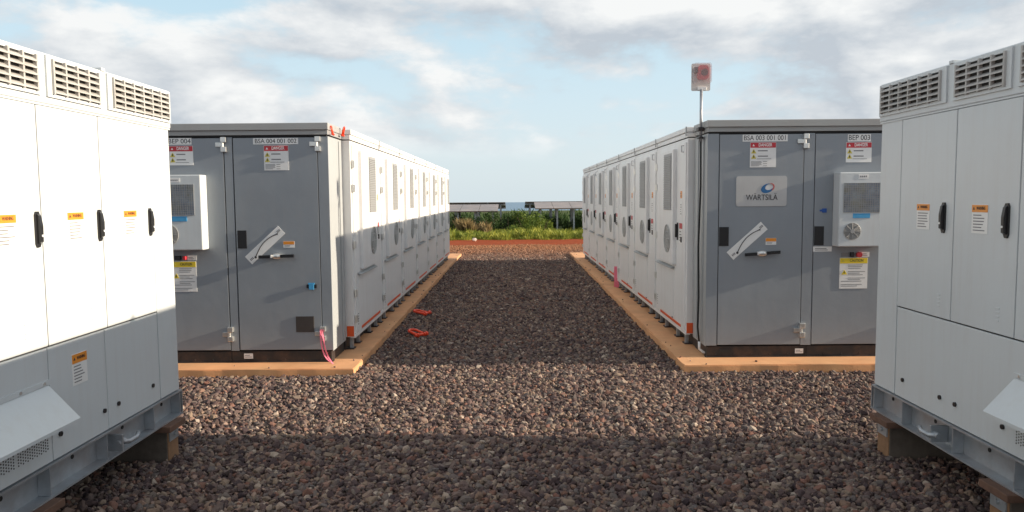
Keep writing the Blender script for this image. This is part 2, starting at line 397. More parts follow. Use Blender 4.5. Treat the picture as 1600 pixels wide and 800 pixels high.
GRAV, STONE = gravel_material('gravel_base', False), gravel_material('crushed_stone', True)
me = bpy.data.meshes.new('gravel_bed')
me.from_pydata([(-16, -6, 0), (16, -6, 0), (16, 35.6, 0), (-16, 35.6, 0)], [], [(0, 1, 2, 3)]); me.materials.append(GRAV)
gb = link('gravel_bed', me); gb.location.z = -0.006
tag(gb, 'bed of crushed stone under the containers', 'gravel', kind='structure')

def stone_points():
    P = []
    def zone(x0, x1, y0, y1, dens, smin, smax):
        n_ = int((x1 - x0) * (y1 - y0) * dens)
        x = rng.uniform(x0, x1, n_); y = rng.uniform(y0, y1, n_)
        s = smin + (smax - smin) * rng.beta(1.3, 4.2, n_)
        P.append(np.stack([x, y, s], 1))
    zone(-6.5, 6.5, 2.8, 9.55, 1600, 0.0115, 0.054)
    zone(-2.2, 2.35, 9.35, 16, 1400, 0.0115, 0.052)
    zone(-2.2, 2.35, 16, 29.3, 620, 0.016, 0.062)
    zone(-9, 9, 29.1, 35.9, 300, 0.020, 0.070)
    A = np.concatenate(P)
    x, y, s = A.T
    inpad = np.zeros(len(A), bool)
    for a, b, c, d in (PAD_L, PAD_R):
        inpad |= (x > a - .01) & (x < b + .01) & (y > c - .01) & (y < d + .01)
    edge = (y > 35.0) & (rng.random(len(A)) < (y - 35.0) / .9)
    A = A[~(inpad | edge)]
    x, y, s = A.T
    kicked = []                                   # a few stones kicked up onto the pad edges
    for a, b, c, d in (PAD_L, PAD_R):
        n_ = 5; kx = rng.uniform(a, b, n_); ky = c + np.abs(rng.normal(0, .09, n_)) + .02
        kicked.append(np.stack([kx, ky, np.full(n_, PAD + .006)], 1))
        n_ = 22; ky = rng.uniform(c, d, n_); e = np.abs(rng.normal(0, .07, n_)) + .02
        kicked.append(np.stack([(b - e) if a < 0 else (a + e), ky, np.full(n_, PAD + .006)], 1))
    kicked = np.concatenate(kicked)
    z = 0.012 * np.sin(x * 1.9 + .6 * np.sin(y * 1.3)) * np.cos(y * 1.4 + x * .5) + rng.uniform(-0.016, 0.024, len(A))
    return np.concatenate([np.stack([x, y, z], 1), kicked]), np.concatenate([s, rng.uniform(.006, .016, len(kicked))])
pts, ssz = stone_points()
me = bpy.data.meshes.new('gravel'); me.vertices.add(len(pts)); me.vertices.foreach_set('co', pts.astype(np.float32).ravel())
rot = rng.uniform(-0.95, 0.95, (len(pts), 3)); rot[:, 2] = rng.uniform(0, 6.283, len(pts))
scl = np.stack([ssz * rng.uniform(.85, 1.35, len(pts)), ssz * rng.uniform(.65, 1.05, len(pts)), ssz * rng.uniform(.45, .9, len(pts))], 1)
for nm, arr, ty in (('rot', rot, 'FLOAT_VECTOR'), ('scl', scl, 'FLOAT_VECTOR')):
    at = me.attributes.new(nm, ty, 'POINT'); at.data.foreach_set('vector', arr.astype(np.float32).ravel())
at = me.attributes.new('idx', 'INT', 'POINT'); at.data.foreach_set('value', rng.integers(0, 9, len(pts)).astype(np.int32))
me.materials.append(STONE)
gravel = tag(link('gravel', me), 'loose brown and grey crushed stones covering the ground', 'gravel', kind='stuff')
ng = bpy.data.node_groups.new('scatter_stones', 'GeometryNodeTree')
ng.interface.new_socket('Geometry', in_out='INPUT', socket_type='NodeSocketGeometry')
ng.interface.new_socket('Geometry', in_out='OUTPUT', socket_type='NodeSocketGeometry')
gi, go = ng.nodes.new('NodeGroupInput'), ng.nodes.new('NodeGroupOutput')
gti = ng.nodes.new('GeometryNodeGeometryToInstance')
for k in range(9):
    ico = ng.nodes.new('GeometryNodeMeshIcoSphere'); ico.inputs['Radius'].default_value = 0.85; ico.inputs['Subdivisions'].default_value = 2
    rv = ng.nodes.new('FunctionNodeRandomValue'); rv.data_type = 'FLOAT_VECTOR'; rv.inputs['Min'].default_value = (-.42,) * 3; rv.inputs['Max'].default_value = (.42,) * 3
    rv.inputs['Seed'].default_value = 31 + k * 7
    sp = ng.nodes.new('GeometryNodeSetPosition'); ng.links.new(ico.outputs['Mesh'], sp.inputs['Geometry']); ng.links.new(rv.outputs['Value'], sp.inputs['Offset'])
    ch = ng.nodes.new('GeometryNodeConvexHull'); ng.links.new(sp.outputs[0], ch.inputs[0])
    smt = ng.nodes.new('GeometryNodeSetMaterial'); smt.inputs['Material'].default_value = STONE; ng.links.new(ch.outputs[0], smt.inputs[0])
    ng.links.new(smt.outputs[0], gti.inputs[0])
iop = ng.nodes.new('GeometryNodeInstanceOnPoints'); iop.inputs['Pick Instance'].default_value = True
def named(nm, ty):
    a = ng.nodes.new('GeometryNodeInputNamedAttribute'); a.data_type = ty; a.inputs['Name'].default_value = nm
    return a.outputs['Attribute']
ng.links.new(gi.outputs[0], iop.inputs['Points']); ng.links.new(gti.outputs[0], iop.inputs['Instance'])
ng.links.new(named('idx', 'INT'), iop.inputs['Instance Index']); ng.links.new(named('rot', 'FLOAT_VECTOR'), iop.inputs['Rotation']); ng.links.new(named('scl', 'FLOAT_VECTOR'), iop.inputs['Scale'])
ng.links.new(iop.outputs[0], go.inputs[0])
gravel.modifiers.new('scatter', 'NODES').node_group = ng

# concrete pads
def pad(name, p, label):
    x0, x1, y0, y1 = p
    mb = MB(); nx, ny = 16, 84
    rs = random.Random(int(abs(x0) * 100)); top, low = {}, {}
    for i in range(nx + 1):
        for j in range(ny + 1):
            x, y = x0 + (x1 - x0) * i / nx, y0 + (y1 - y0) * j / ny
            ex, ey = i in (0, nx), j in (0, ny)
            jx, jy = (rs.uniform(-.007, .007) if ex else 0), (rs.uniform(-.007, .007) if ey else 0)
            top[i, j] = mb.bm.verts.new((x + jx, y + jy, PAD - (rs.uniform(0, .006) if ex or ey else 0)))
            if ex or ey: low[i, j] = mb.bm.verts.new((x + jx * .6, y + jy * .6, -.12))
    for i in range(nx):
        for j in range(ny): mb.bm.faces.new((top[i, j], top[i + 1, j], top[i + 1, j + 1], top[i, j + 1]))
    rim = [(i, 0) for i in range(nx)] + [(nx, j) for j in range(ny)] + [(i, ny) for i in range(nx, 0, -1)] + [(0, j) for j in range(ny, 0, -1)]
    edges = []
    for a, b in zip(rim, rim[1:] + rim[:1]):
        mb.bm.faces.new((top[a], low[a], low[b], top[b])); edges.append(mb.bm.edges.get((top[a], top[b])))
    mb.bm.faces.new([low[r_] for r_ in rim])
    bmesh.ops.bevel(mb.bm, geom=edges, offset=.011, segments=2, affect='EDGES')
    o = mb.build(name, CONC)
    tag(o, label, 'concrete pad')
pad('concrete_pad', PAD_L, 'dusty orange concrete pad under the left row of containers')
pad('concrete_pad', PAD_R, 'dusty orange concrete pad under the right row of containers')

# ------------------------------------------------------------------ white battery modules
# local frame: x runs to the right seen from the aisle, the aisle face is y = 0, outward is -y
def sticker(parent, name, x0, x1, z0, z1, y, m, lines=0, head=None, headh=0.28, linem=INKG, seed=0):
    o = B(name, m, parent, x0, x1, y - 0.002, y + 0.001, z0, z1)
    h = z1 - z0
    if head: B('header', head, o, x0 + .002, x1 - .002, y - 0.0045, y - 0.0015, z1 - h * headh, z1 - .002)
    if lines:
        rs = random.Random(seed); mb = MB()
        top = z1 - h * (headh if head else 0.06)
        st = (top - z0) / (lines + 1)
        for i in range(lines):
            zc = top - st * (i + 1); x_ = x0 + (x1 - x0) * .1
            w_ = (x1 - x0) * rs.uniform(.45, .8)
            mb.box(x_, x_ + w_, y - 0.0035, y - 0.0015, zc - st * .17, zc + st * .17)
        mb.build('printed_lines', linem, o)
    return o
def hinge_small(parent, x, z):
    h = MB().box(x - .035, x + .045, -0.034, -0.012, z - .055, z + .055, bev=.004)
    h.tube([(x - .012, -0.040, z - .05), (x - .012, -0.040, z + .05)], .012, 8)
    return h.build('hinge', STEEL, parent)

def make_module(side):
    root = empty('battery_module', (0, 0, 0))
    g_ = 0.017
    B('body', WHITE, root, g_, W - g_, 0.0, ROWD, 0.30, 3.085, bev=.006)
    # roof cap in two bands with a shadow gap below
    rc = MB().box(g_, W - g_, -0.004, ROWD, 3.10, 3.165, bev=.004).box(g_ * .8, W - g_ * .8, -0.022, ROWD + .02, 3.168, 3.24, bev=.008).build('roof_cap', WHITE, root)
    MB().box(W - .05, W + .05 - g_ * 2, 0.3, 0.36, 3.24, 3.262).build('roof_cleat', WHITE, rc)
    B('joint_clip', VENT, rc, W - .055, W - .02, -.03, -.021, 3.112, 3.245)
    B('gap_seal', SEAL, root, g_ + .01, W - g_ - .01, 0.012, ROWD - .02, 3.08, 3.105)
    # the door leaf
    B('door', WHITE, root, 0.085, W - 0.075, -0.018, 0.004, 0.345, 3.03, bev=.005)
    # lower access panel with its drip ledge
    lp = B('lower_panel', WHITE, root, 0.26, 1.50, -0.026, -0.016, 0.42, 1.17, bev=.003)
    MB().prism([(-0.018, 1.205), (-0.075, 1.185), (-0.075, 1.172), (-0.018, 1.18)], 'x', 0.24, 1.52).build('drip_ledge', CABSIDE, lp)
    # tall cooling housing on the door
    p_ = -0.075
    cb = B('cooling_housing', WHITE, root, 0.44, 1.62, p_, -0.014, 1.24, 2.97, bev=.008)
    vg = MB().box(0.96, 1.52, p_ - .006, p_ + .002, 2.06, 2.92, bev=.003)
    vg = vg.build('vent_frame', VENT, cb)
    sl = MB()
    nz = 30
    for k in range(nz):
        z = 2.075 + k * (0.83 / nz)
        sl.prism([(p_ - .006, z), (p_ - .016, z - .006), (p_ - .016, z + .002), (p_ - .006, z + .010)], 'x', 0.98, 1.50)
    sl.build('vent_slats', VENT, cb)
    rv_ = MB()
    n = 28
    for rr in (.215, .16, .105, .05):
        ring = [(1.24 + rr * math.cos(2 * math.pi * k / n), p_ - .008, 1.62 + rr * math.sin(2 * math.pi * k / n)) for k in range(n + 1)]
        rv_.tube(ring, .006, 6, cap=False)
    for k in range(4):
        a = math.pi * k / 4
        rv_.tube([(1.24 - .215 * math.cos(a), p_ - .01, 1.62 - .215 * math.sin(a)), (1.24 + .215 * math.cos(a), p_ - .01, 1.62 + .215 * math.sin(a))], .005, 6)
    rv_.build('fan_guard', mat('fan_guard_grey', (.46, .46, .45), .5, var=.05), cb)
    MB().disc_y(1.24, 1.62, .215, p_ - .003, p_ + .002, 28).build('fan_opening', mat('fan_backing', (.44, .435, .42), .6, var=.05), cb)
    for z in (2.76, 2.42, 1.62, 0.93, 0.56): hinge_small(root, 0.075, z)
    # latch handle and the stickers beside it
    hd = MB().box(1.70, 1.755, -0.03, -0.016, 1.62, 1.88, bev=.004).box(1.712, 1.743, -0.062, -0.03, 1.66, 1.86, bev=.008)
    hd.build('handle', BLACK, root)
    sticker(root, 'warning_label', 1.88, 1.99, 2.24, 2.345, -0.019, ORANGE, lines=2, seed=1, linem=INK)
    sticker(root, 'notice_label', 1.88, 1.98, 1.98, 2.19, -0.019, LABEL, lines=5, seed=2)
    sticker(root, 'danger_label', 1.84, 2.03, 1.58, 1.88, -0.019, LABEL, lines=4, head=RED, seed=3)
    MB().box(1.95, 2.0, -0.034, -0.018, 1.60, 1.68, bev=.003).build('lock', BLACK, root)
    # bottom: notice, orange reflective stripe, sill rail, feet
    sticker(root, 'rating_plate', 0.17, 0.34, 0.42, 0.66, -0.019, LABEL, lines=5, seed=4)
    B('reflective_stripe', ORRED, root, 0.46, 1.98, -0.0225, -0.0175, 0.352, 0.392)
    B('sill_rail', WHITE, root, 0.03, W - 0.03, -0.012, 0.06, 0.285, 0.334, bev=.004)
    B('corner_marker', ORRED, root, W - g_ - .002 if side == 'R' else g_ - .003, W - g_ + .003 if side == 'R' else g_ + .002, 0.0035, 0.105, 0.31, 0.46)
    for x in (0.14, 0.58, 1.43, 2.0):
        f = MB().box(x - .025, x + .025, 0.04, 0.09, PAD + .012, 0.284, bev=.003).build('foot', GALV, root)
        MB().box(x - .08, x + .08, 0.02, 0.16, PAD, PAD + .014).build('foot_plate', SKID, f)
    B('underside_shade', SKID, root, 0.02, W - .02, 0.13, 0.30, PAD + .002, 0.285)  # black filler, paints the shade of the open gap under the module
    if side == 'R':
        B('drain_slot', BLACK, root, 1.36, 1.43, -0.0235, -0.0165, 0.40, 0.60)
        MB().tube([(W - 0.2, -0.018, 2.90), (W - .2, -.05, 2.90), (W - .2, -.05, 2.99), (W - .2, -.018, 2.99)], .008, 6).build('door_stay', GALV, root)
    return root
ordw = ['nearest', 'second', 'third', 'fourth', 'fifth', 'sixth', 'farthest']
for side in ('L', 'R'):
    proto = make_module(side)
    for i in range(7):
        o = proto if i == 0 else copy_tree(proto)
        if side == 'L':
            o.location, o.rotation_euler = (XL, YwL + i * W, 0), (0, 0, R(90))
        else:
            o.location, o.rotation_euler = (XR, YwR + (i + 1) * W, 0), (0, 0, R(-90))
        rowt = 'left' if side == 'L' else 'right'
        lab = {0: f'white battery module of the {rowt} row, joined to the grey cabinet', 6: f'farthest white battery module of the {rowt} row, at the red dirt end'}.get(
            i, f'{ordw[i]} white battery module from the grey cabinet in the {rowt} row')
        tag(o, lab, 'battery module', f'white battery modules of the {rowt} row')

# ------------------------------------------------------------------ grey end cabinets
def danger_sign(root, x0, x1, z0, z1, y, footer=True):
    s = B('danger_sign', LABEL, root, x0, x1, y - .003, y + .001, z0, z1)
    h = z1 - z0; w = x1 - x0; hh = 0.07
    B('header', RED, s, x0 + .004, x1 - .004, y - .0055, y - .002, z1 - hh, z1 - .004)
    text('DANGER', s, x0 + w * .58, y - .0062, z1 - hh * .5 - .001, .058, LABEL, width=w * .52, bold=.001)
    tri_prism(MB(), x0 + w * .13, z1 - hh * .52, .03, .028, y - .0065, y - .004).build('alert_symbol', LABEL, s)
    for k in range(2):
        zc = z1 - hh - .045 - k * .068
        tri_prism(MB(), x0 + w * .14, zc, .068, .058, y - .0055, y - .002).build('hazard_triangle', OLIVE, s)
        MB().box(x0 + w * .14 - .006, x0 + w * .14 + .006, y - .0065, y - .004, zc - .018, zc + .01).build('hazard_symbol', INK, s)
    mb = MB(); rs = random.Random(5)
    for k, zf in enumerate((z1 - hh - .04, z1 - hh - .11)):
        mb.box(x0 + w * .30, x0 + w * rs.uniform(.6, .72), y - .0045, y - .002, zf - .007, zf + .007)
    mb.box(x0 + w * .26, x1 - w * .18, y - .0045, y - .002, z1 - hh - .148, z1 - hh - .142)
    if footer:
        for k in range(5):
            zf = z0 + .075 - k * .014
            mb.box(x0 + .015, x0 + w * rs.uniform(.36, .46), y - .0045, y - .002, zf - .003, zf + .003)
            if k % 2 == 0: mb.box(x0 + w * .5, x0 + w * .66, y - .0045, y - .002, zf - .003, zf + .003)
    mb.build('printed_lines', INKG, s)
    return s
def caution_sign(root, x0, x1, z0, z1, y):
    s = B('caution_sign', LABEL, root, x0, x1, y - .003, y + .001, z0, z1)
    w = x1 - x0; hh = .075
    B('header', YELLOW, s, x0 + .004, x1 - .004, y - .0055, y - .002, z1 - hh, z1 - .004)
    text('CAUTION', s, x0 + w * .6, y - .0062, z1 - hh * .5, .05, INK, width=w * .48)
    tri_prism(MB(), x0 + w * .12, z1 - hh * .5, .035, .032, y - .0065, y - .004).build('alert_symbol', OLIVE, s)
    zc = z1 - hh - .115
    tri_prism(MB(), x0 + w * .17, zc, .075, .065, y - .0055, y - .002).build('hazard_triangle', YELLOW, s)
    MB().box(x0 + w * .17 - .006, x0 + w * .17 + .006, y - .0065, y - .004, zc - .02, zc + .012).build('hazard_symbol', INK, s)
    mb = MB(); rs = random.Random(9)
    for k in range(14):
        zf = z1 - hh - .022 - k * .0215
        xa = x0 + (w * .3 if k < 10 else w * .06)
        if k % 4 == 3: continue
        mb.box(xa, xa + (x1 - xa) * rs.uniform(.6, .92), y - .0045, y - .002, zf - .0035, zf + .0035)
    mb.build('printed_lines', INKG, s)
    return s
def nameplate(root, body, x0, x1, z0, z1, y):
    s = B('name_plate', LABEL, root, x0, x1, y - .003, y + .001, z0, z1)
    text(body, s, (x0 + x1) / 2, y - .0036, (z0 + z1) / 2, (z1 - z0) * 1.0, INK, width=(x1 - x0) * .92)
    return s
def hinge(root, x, z):
    h = MB().box(x - .095, x - .012, -0.028, 0.0, z - .028, z + .028, bev=.004).build('hinge', STEEL, root)
    MB().tube([(x, -.028, z - .03), (x, -.028, z + .03)], .017, 10).build('hinge_pin', STEEL, h)
    for dz_ in (-.062, .062):
        MB().box(x - .022, x + .048, -.048, 0.002, z + dz_ - .034, z + dz_ + .034, bev=.006).build('hinge_knuckle', STEEL, h)
    return h
def swing_handle(root, x, z, tilt):
    h = MB()
    a = math.tan(tilt)
    for s_, e_ in ((-.225, -.07), (.06, .235)):
        h.prism([(x + s_, z + s_ * a - .02), (x + e_, z + e_ * a - .02), (x + e_, z + e_ * a + .02), (x + s_, z + s_ * a + .02)], 'y', -.075, -.045)
    h = h.build('handle', BLACK, root)
    bm_ = bmesh.new(); bmesh.ops.create_uvsphere(bm_, u_segments=16, v_segments=10, radius=1)
    for v in bm_.verts: v.co = Vector((x + .005 + v.co.x * .075, -.035 + v.co.y * .045, z + v.co.z * .04))
    m_ = MB(); m_.bm.free(); m_.bm = bm_
    m_.build('handle_hub', STEEL, h, smooth=True)
    B('hub_tag', LABEL, h, x - .068, x - .05, -.08, -.045, z - .017, z + .021)
def arrow_label(root, x, z, ang):
    L, H = .30, .068
    s = MB().box(-L, L, -.003, .001, -H, H).build('instruction_label', LABEL, root)
    s.location, s.rotation_euler = (x, -.0045, z), (0, -ang, 0)
    n = 14; pts = []
    for k in range(n + 1):
        t = k / n; pts.append((-.20 + .42 * t, -.004, -.045 + .075 * math.sin(math.pi * (.06 + .80 * t)) + .012 * t))
    MB().tube(pts, .006, 6).build('curved_arrow', INK, s)
    for (px_, pz_) in ((pts[0][0], pts[0][2]), (pts[-1][0], pts[-1][2])):
        MB().disc_y(px_, pz_, .016, -.006, -.001, 3 if px_ > 0 else 10).build('arrow_head', INK, s)
    mb = MB()
    for k in range(3):
        mb.box(-.275 + k * .018, -.263 + k * .018, -.0045, -.001, -.03, .0)
        mb.box(.235 + k * .018, .247 + k * .018, -.0045, -.001, .0, .03)
    mb.build('printed_lines', INKG, s)
def slab(name, root, x0, x1, z0, z1, m=GREY, y0=0.0, y1=0.03, bev=.006): return B(name, m, root, x0, x1, y0, y1, z0, z1, bev=bev)

def cooler(root, x0, x1, z0, z1, gx, gz, fan, tagtext):
    """wall air conditioner: housing with a wire filter screen and a round fan guard"""
    d = .20
    ac = B('air_conditioner', INVW, root, x0, x1, -d, -.002, z0, z1, bev=.012)
    scr = B('filter_screen', mat('filter_screen_blue', (0.24, 0.28, 0.34), 0.5, metal=.3, var=.5, vscale=7, dust=((0.35, 0.30, 0.10), .8, 5)), ac, gx[0], gx[1], -d - .004, -d + .002, gz[0], gz[1])
    mb = MB(); nn = int((gx[1] - gx[0]) / .028)
    for k in range(nn + 1):
        x = gx[0] + (gx[1] - gx[0]) * k / nn; mb.box(x - .0025, x + .0025, -d - .009, -d - .004, gz[0], gz[1])
    nn = int((gz[1] - gz[0]) / .028)
    for k in range(nn + 1):
        z = gz[0] + (gz[1] - gz[0]) * k / nn; mb.box(gx[0], gx[1], -d - .011, -d - .0065, z - .0025, z + .0025)
    mb.build('screen_wires', VENT, ac)
    fx, fz, fr = fan
    MB().disc_y(fx, fz, fr, -d - .004, -d + .002, 28).build('fan_opening', mat('fan_grey', (0.36, 0.35, 0.32), .6), ac)
    mb = MB()
    for rr in np.linspace(.02, fr, 8):
        mb.tube([(fx + rr * math.cos(2 * math.pi * k / 24), -d - .009, fz + rr * math.sin(2 * math.pi * k / 24)) for k in range(25)], .0035, 5, cap=False)
    for k in range(8):
        a = 2 * math.pi * k / 8; mb.tube([(fx, -d - .011, fz), (fx + fr * math.cos(a), -d - .011, fz + fr * math.sin(a))], .0035, 5)
    mb.disc_y(fx, fz, .028, -d - .016, -d - .006, 14)
    mb.build('fan_guard', VENT, ac)
    s = B('unit_label', LABEL, ac, tagtext[0], tagtext[1], -d - .003, -d + .001, tagtext[2], tagtext[3])
    mb = MB(); w_ = tagtext[1] - tagtext[0]
    for k in range(4): mb.box(tagtext[0] + w_ * (.15 + .18 * k), tagtext[0] + w_ * (.27 + .18 * k), -d - .0045, -d - .001, tagtext[2] + .02, tagtext[3] - .02)
    mb.build('printed_lines', INKG, s)
    return ac

def cabinet(X0, sgn, Y0, Ywhite, doors, posts):
    """root at the aisle-side front corner; the cabinet runs away from the aisle (sgn = -1 left, +1 right)"""
    root = empty('control_cabinet', (X0, Y0, 0))
    wd = 2.72; xa, xb = (-wd, 0) if sgn < 0 else (0, wd)
    dep = Ywhite - Y0 - .015
    B('body', CABSIDE if False else GREY, root, xa + .012, xb - .012, 0.034, dep, 0.27, 3.085, bev=.01)
    # side sheet towards the aisle
    sx = (xb - .0115, xb) if sgn < 0 else (xa, xa + .0115)
    B('side_sheet', CABSIDE, root, sx[0], sx[1], 0.004, dep, 0.265, 3.085, bev=.003)
    if sgn > 0:
        for yy in (.16, .45): B('side_rib', CABSIDE, root, xa - .014, xa + .002, yy, yy + .10, 0.30, 3.06, bev=.006)
    else:
        B('side_rib', CABSIDE, root, xb - .002, xb + .014, .56, .60, 0.30, 3.06, bev=.006)
    B('seam_shade_sheet', SEAL, root, xa + .02, xb - .02, 0.022, 0.036, 0.275, 3.08)  # black sheet behind the doors stands in for shade in the seams
    for a, b in posts: slab('frame_post', root, a, b, 0.275, 3.08, y0=-.001, bev=.002)
    for a, b in doors: slab('door', root, a + .006, b - .006, 0.285, 3.07, y0=-.002, bev=.002)
    rc = MB().box(xa - .015, xb + .015, -.05, dep + .003, 3.165, 3.255, bev=.006).build('roof_cap', ROOFG, root)
    MB().box(xa - .002, xb + .002, -.022, dep, 3.105, 3.163, bev=.003).build('roof_fascia', ROOFG, rc)
    B('shadow_gap', SEAL, root, xa + .02, xb - .02, -.002, dep - .02, 3.082, 3.108)
    sk = B('skid', SKID, root, xa + .03, xb - .03, 0.02, dep - .01, PAD, 0.262, bev=.004)
    mb = MB()
    for k in range(11):
        x = xa + .15 + k * .24; mb.disc_y(x, PAD + .035, .012, .008, .022, 6)
    mb.build('skid_bolts', SKID, sk)
    mid = xa + wd * .5
    B('skid_joint', SEAL, sk, mid - .004, mid + .004, .014, .022, PAD + .005, .258)
    B('skid_foot_plate', SKID, sk, xa + .01, xb - .01, -.005, .10, PAD + .001, PAD + .012)
    return root

# left cabinet
X0 = XgL
rootL = cabinet(X0, -1, YgL, YwL, [(-3.645 - X0, -2.545 - X0), (-4.90 - X0, -3.765 - X0)], [(-2.541 - X0, -.001), (-3.757 - X0, -3.653 - X0), (-2.719, -4.908 - X0)])
tag(rootL, 'slate grey control cabinet at the head of the left row, BSA 004 plate', 'control cabinet')
L = lambda x: x - X0
fy = -.004
nameplate(rootL, 'BSA 004 001 002', L(-3.375), L(-2.79), 2.985, 3.065, fy)
nameplate(rootL, 'BEP 004', L(-4.49), L(-4.175), 2.99, 3.075, fy)
danger_sign(rootL, L(-3.24), L(-2.92), 2.65, 2.97, fy)
danger_sign(rootL, L(-4.47), L(-4.16), 2.725, 2.975, fy, False)
caution_sign(rootL, L(-4.50), L(-4.18), 1.07, 1.47, fy)
B('handle_pocket', BLACK, rootL, L(-3.62), L(-3.505), fy - .006, fy + .002, 1.635, 1.87)
swing_handle(rootL, L(-3.11), 1.53, R(1.5))
arrow_label(rootL, L(-3.265), 1.675, R(42))
sticker(rootL, 'warning_label', L(-3.025), L(-2.88), 1.64, 1.725, fy, LABEL, lines=2, head=ORANGE, headh=.5, seed=4)
for x in (-2.545, -3.765):
    for z in (2.985, .50): hinge(rootL, L(x), z)
B('vent_panel', mat('brown_black_mesh', (0.045, 0.038, 0.036), .6, var=.2), rootL, L(-2.89), L(-2.65), fy - .008, fy + .002, .52, .73, bev=.004)
lt = B('latch', BLACK, rootL, L(-2.735), L(-2.60), fy - .02, fy + .002, 1.105, 1.155, bev=.006)
MB().box(L(-2.71), L(-2.625), fy - .024, fy - .015, 1.152, 1.175, bev=.002).box(L(-2.70), L(-2.635), fy - .026, fy - .015, 1.085, 1.165, bev=.003).build('blue_tape', BLUE, lt)
sticker(rootL, 'skid_label', L(-3.60), L(-3.48), .165, .235, .014, LABEL, lines=2, seed=8)
acL = cooler(rootL, L(-4.62), L(-4.00), 1.63, 2.595, (L(-4.55), L(-4.09)), (2.08, 2.47), (L(-4.44), 1.83, .135), (L(-4.40), L(-4.26), 2.50, 2.555))
MB().box(L(-4.42), L(-4.19), -.206, -.199, 2.0, 2.065).build('blue_tape', BLUE, acL)
MB().box(L(-4.45), L(-4.37), fy - .03, fy + .002, 1.49, 1.545, bev=.004).build('cable_gland', BLACK, rootL)
MB().box(L(-4.34), L(-4.30), fy - .04, fy + .002, 1.49, 1.54, bev=.008).build('test_button', RED, rootL)
sticker(rootL, 'button_label', L(-4.29), L(-4.17), 1.485, 1.545, fy, LABEL, lines=2, seed=3)

# right cabinet
X0 = XgR
rootR = cabinet(X0, 1, YgR, YwR, [(2.70 - X0, 3.81 - X0), (3.955 - X0, 5.06 - X0)], [(.001, 2.696 - X0), (3.814 - X0, 3.951 - X0), (5.066 - X0, 2.719)])
tag(rootR, 'slate grey control cabinet at the head of the right row, with silver logo plate', 'control cabinet')
nameplate(rootR, 'BSA 003 001 001', L(3.0), L(3.59), 2.975, 3.065, fy)
nameplate(rootR, 'BEP 003', L(4.375), L(4.675), 2.965, 3.06, fy)
danger_sign(rootR, L(3.10), L(3.44), 2.64, 2.965, fy)
danger_sign(rootR, L(4.355), L(4.69), 2.695, 2.955, fy, False)
caution_sign(rootR, L(4.31), L(4.68), 1.03, 1.44, fy)
for x in (2.71, 3.965): B('handle_pocket', BLACK, rootR, L(x), L(x + .125), fy - .006, fy + .002, 1.61, 1.86)
swing_handle(rootR, L(3.265), 1.51, R(4))
arrow_label(rootR, L(3.08), 1.675, R(42))
sticker(rootR, 'warning_label', L(3.325), L(3.465), 1.62, 1.71, fy, LABEL, lines=2, head=ORANGE, headh=.5, seed=4)
for x in (3.81, 5.062):
    for z in (2.975, .48): hinge(rootR, L(x), z)
sticker(rootR, 'notice_label', L(3.955), L(4.20), 1.525, 1.592, fy, LABEL, lines=2, seed=12, linem=INK)
MB().box(L(4.03), L(4.11), fy - .006, fy + .001, 2.055, 2.08, bev=.002).box(L(4.06), L(4.12), fy - .008, fy + .001, 2.04, 2.095, bev=.002).build('blue_tape', mat('dark_blue_tape', (0.02, 0.09, 0.35), .5), rootR)
sticker(rootR, 'skid_label', L(3.75), L(3.86), .16, .225, .014, LABEL, lines=2, seed=8)
B('skid_vent', DARK, rootR, L(2.74), L(2.90), .012, .022, .175, .225)
acR = cooler(rootR, L(4.20), L(4.83), 1.60, 2.56, (L(4.255), L(4.77)), (2.045, 2.42), (L(4.375), 1.80, .108), (L(4.44), L(4.57), 2.475, 2.535))
MB().box(L(4.38), L(4.60), -.206, -.199, 1.97, 2.03).build('blue_tape', BLUE, acR)
MB().box(L(4.33), L(4.43), fy - .004, fy + .002, 1.455, 1.51).build('button_plate', INKG, rootR)
MB().box(L(4.44), L(4.49), fy - .03, fy + .002, 1.45, 1.515, bev=.006).build('key_switch', BLACK, rootR)
MB().disc_y(L(4.555), 1.482, .035, fy - .045, fy + .002, 16).build('test_button', RED, rootR)
sticker(rootR, 'button_label', L(4.60), L(4.70), 1.45, 1.515, fy, LABEL, lines=2, seed=3)
# silver plate with the maker's mark
def rrect(x0, x1, z0, z1, r, n=5):
    P = []
    for cx, cz, a0 in ((x1 - r, z1 - r, 0), (x0 + r, z1 - r, 90), (x0 + r, z0 + r, 180), (x1 - r, z0 + r, 270)):
        for k in range(n + 1):
            a = R(a0 + 90 * k / n); P.append((cx + r * math.cos(a), cz + r * math.sin(a)))
    return P
lp = MB().prism(rrect(L(2.925), L(3.59), 2.13, 2.525, .03), 'y', fy - .006, fy + .002).build('logo_plate', PLATE, rootR)
text('WÄRTSILÄ', lp, L(3.262), fy - .0075, 2.243, .105, INK, width=.415, bold=.0004)
def crescent(cx, cz, ro, ri, off, a0, a1, squash, tilt, n=22):
    out = [(ro * math.cos(R(a0 + (a1 - a0) * k / n)), ro * squash * math.sin(R(a0 + (a1 - a0) * k / n))) for k in range(n + 1)]
    inn = [(off[0] + ri * math.cos(R(a0 + (a1 - a0) * k / n)), off[1] + ri * squash * math.sin(R(a0 + (a1 - a0) * k / n))) for k in range(n, -1, -1)]
    c, s = math.cos(tilt), math.sin(tilt)
    return [(cx + x * c - z * s, cz + x * s + z * c) for x, z in out + inn]
MB().prism(crescent(L(3.335), 2.365, .088, .058, (.028, .008), 62, 318, .66, R(22)), 'y', fy - .009, fy - .005).build('blue_crescent', LOGOB, lp)
MB().prism(crescent(L(3.340), 2.368, .092, .082, (-.008, .004), -60, 50, .66, R(22)), 'y', fy - .0095, fy - .005).build('red_crescent', LOGOR, lp)
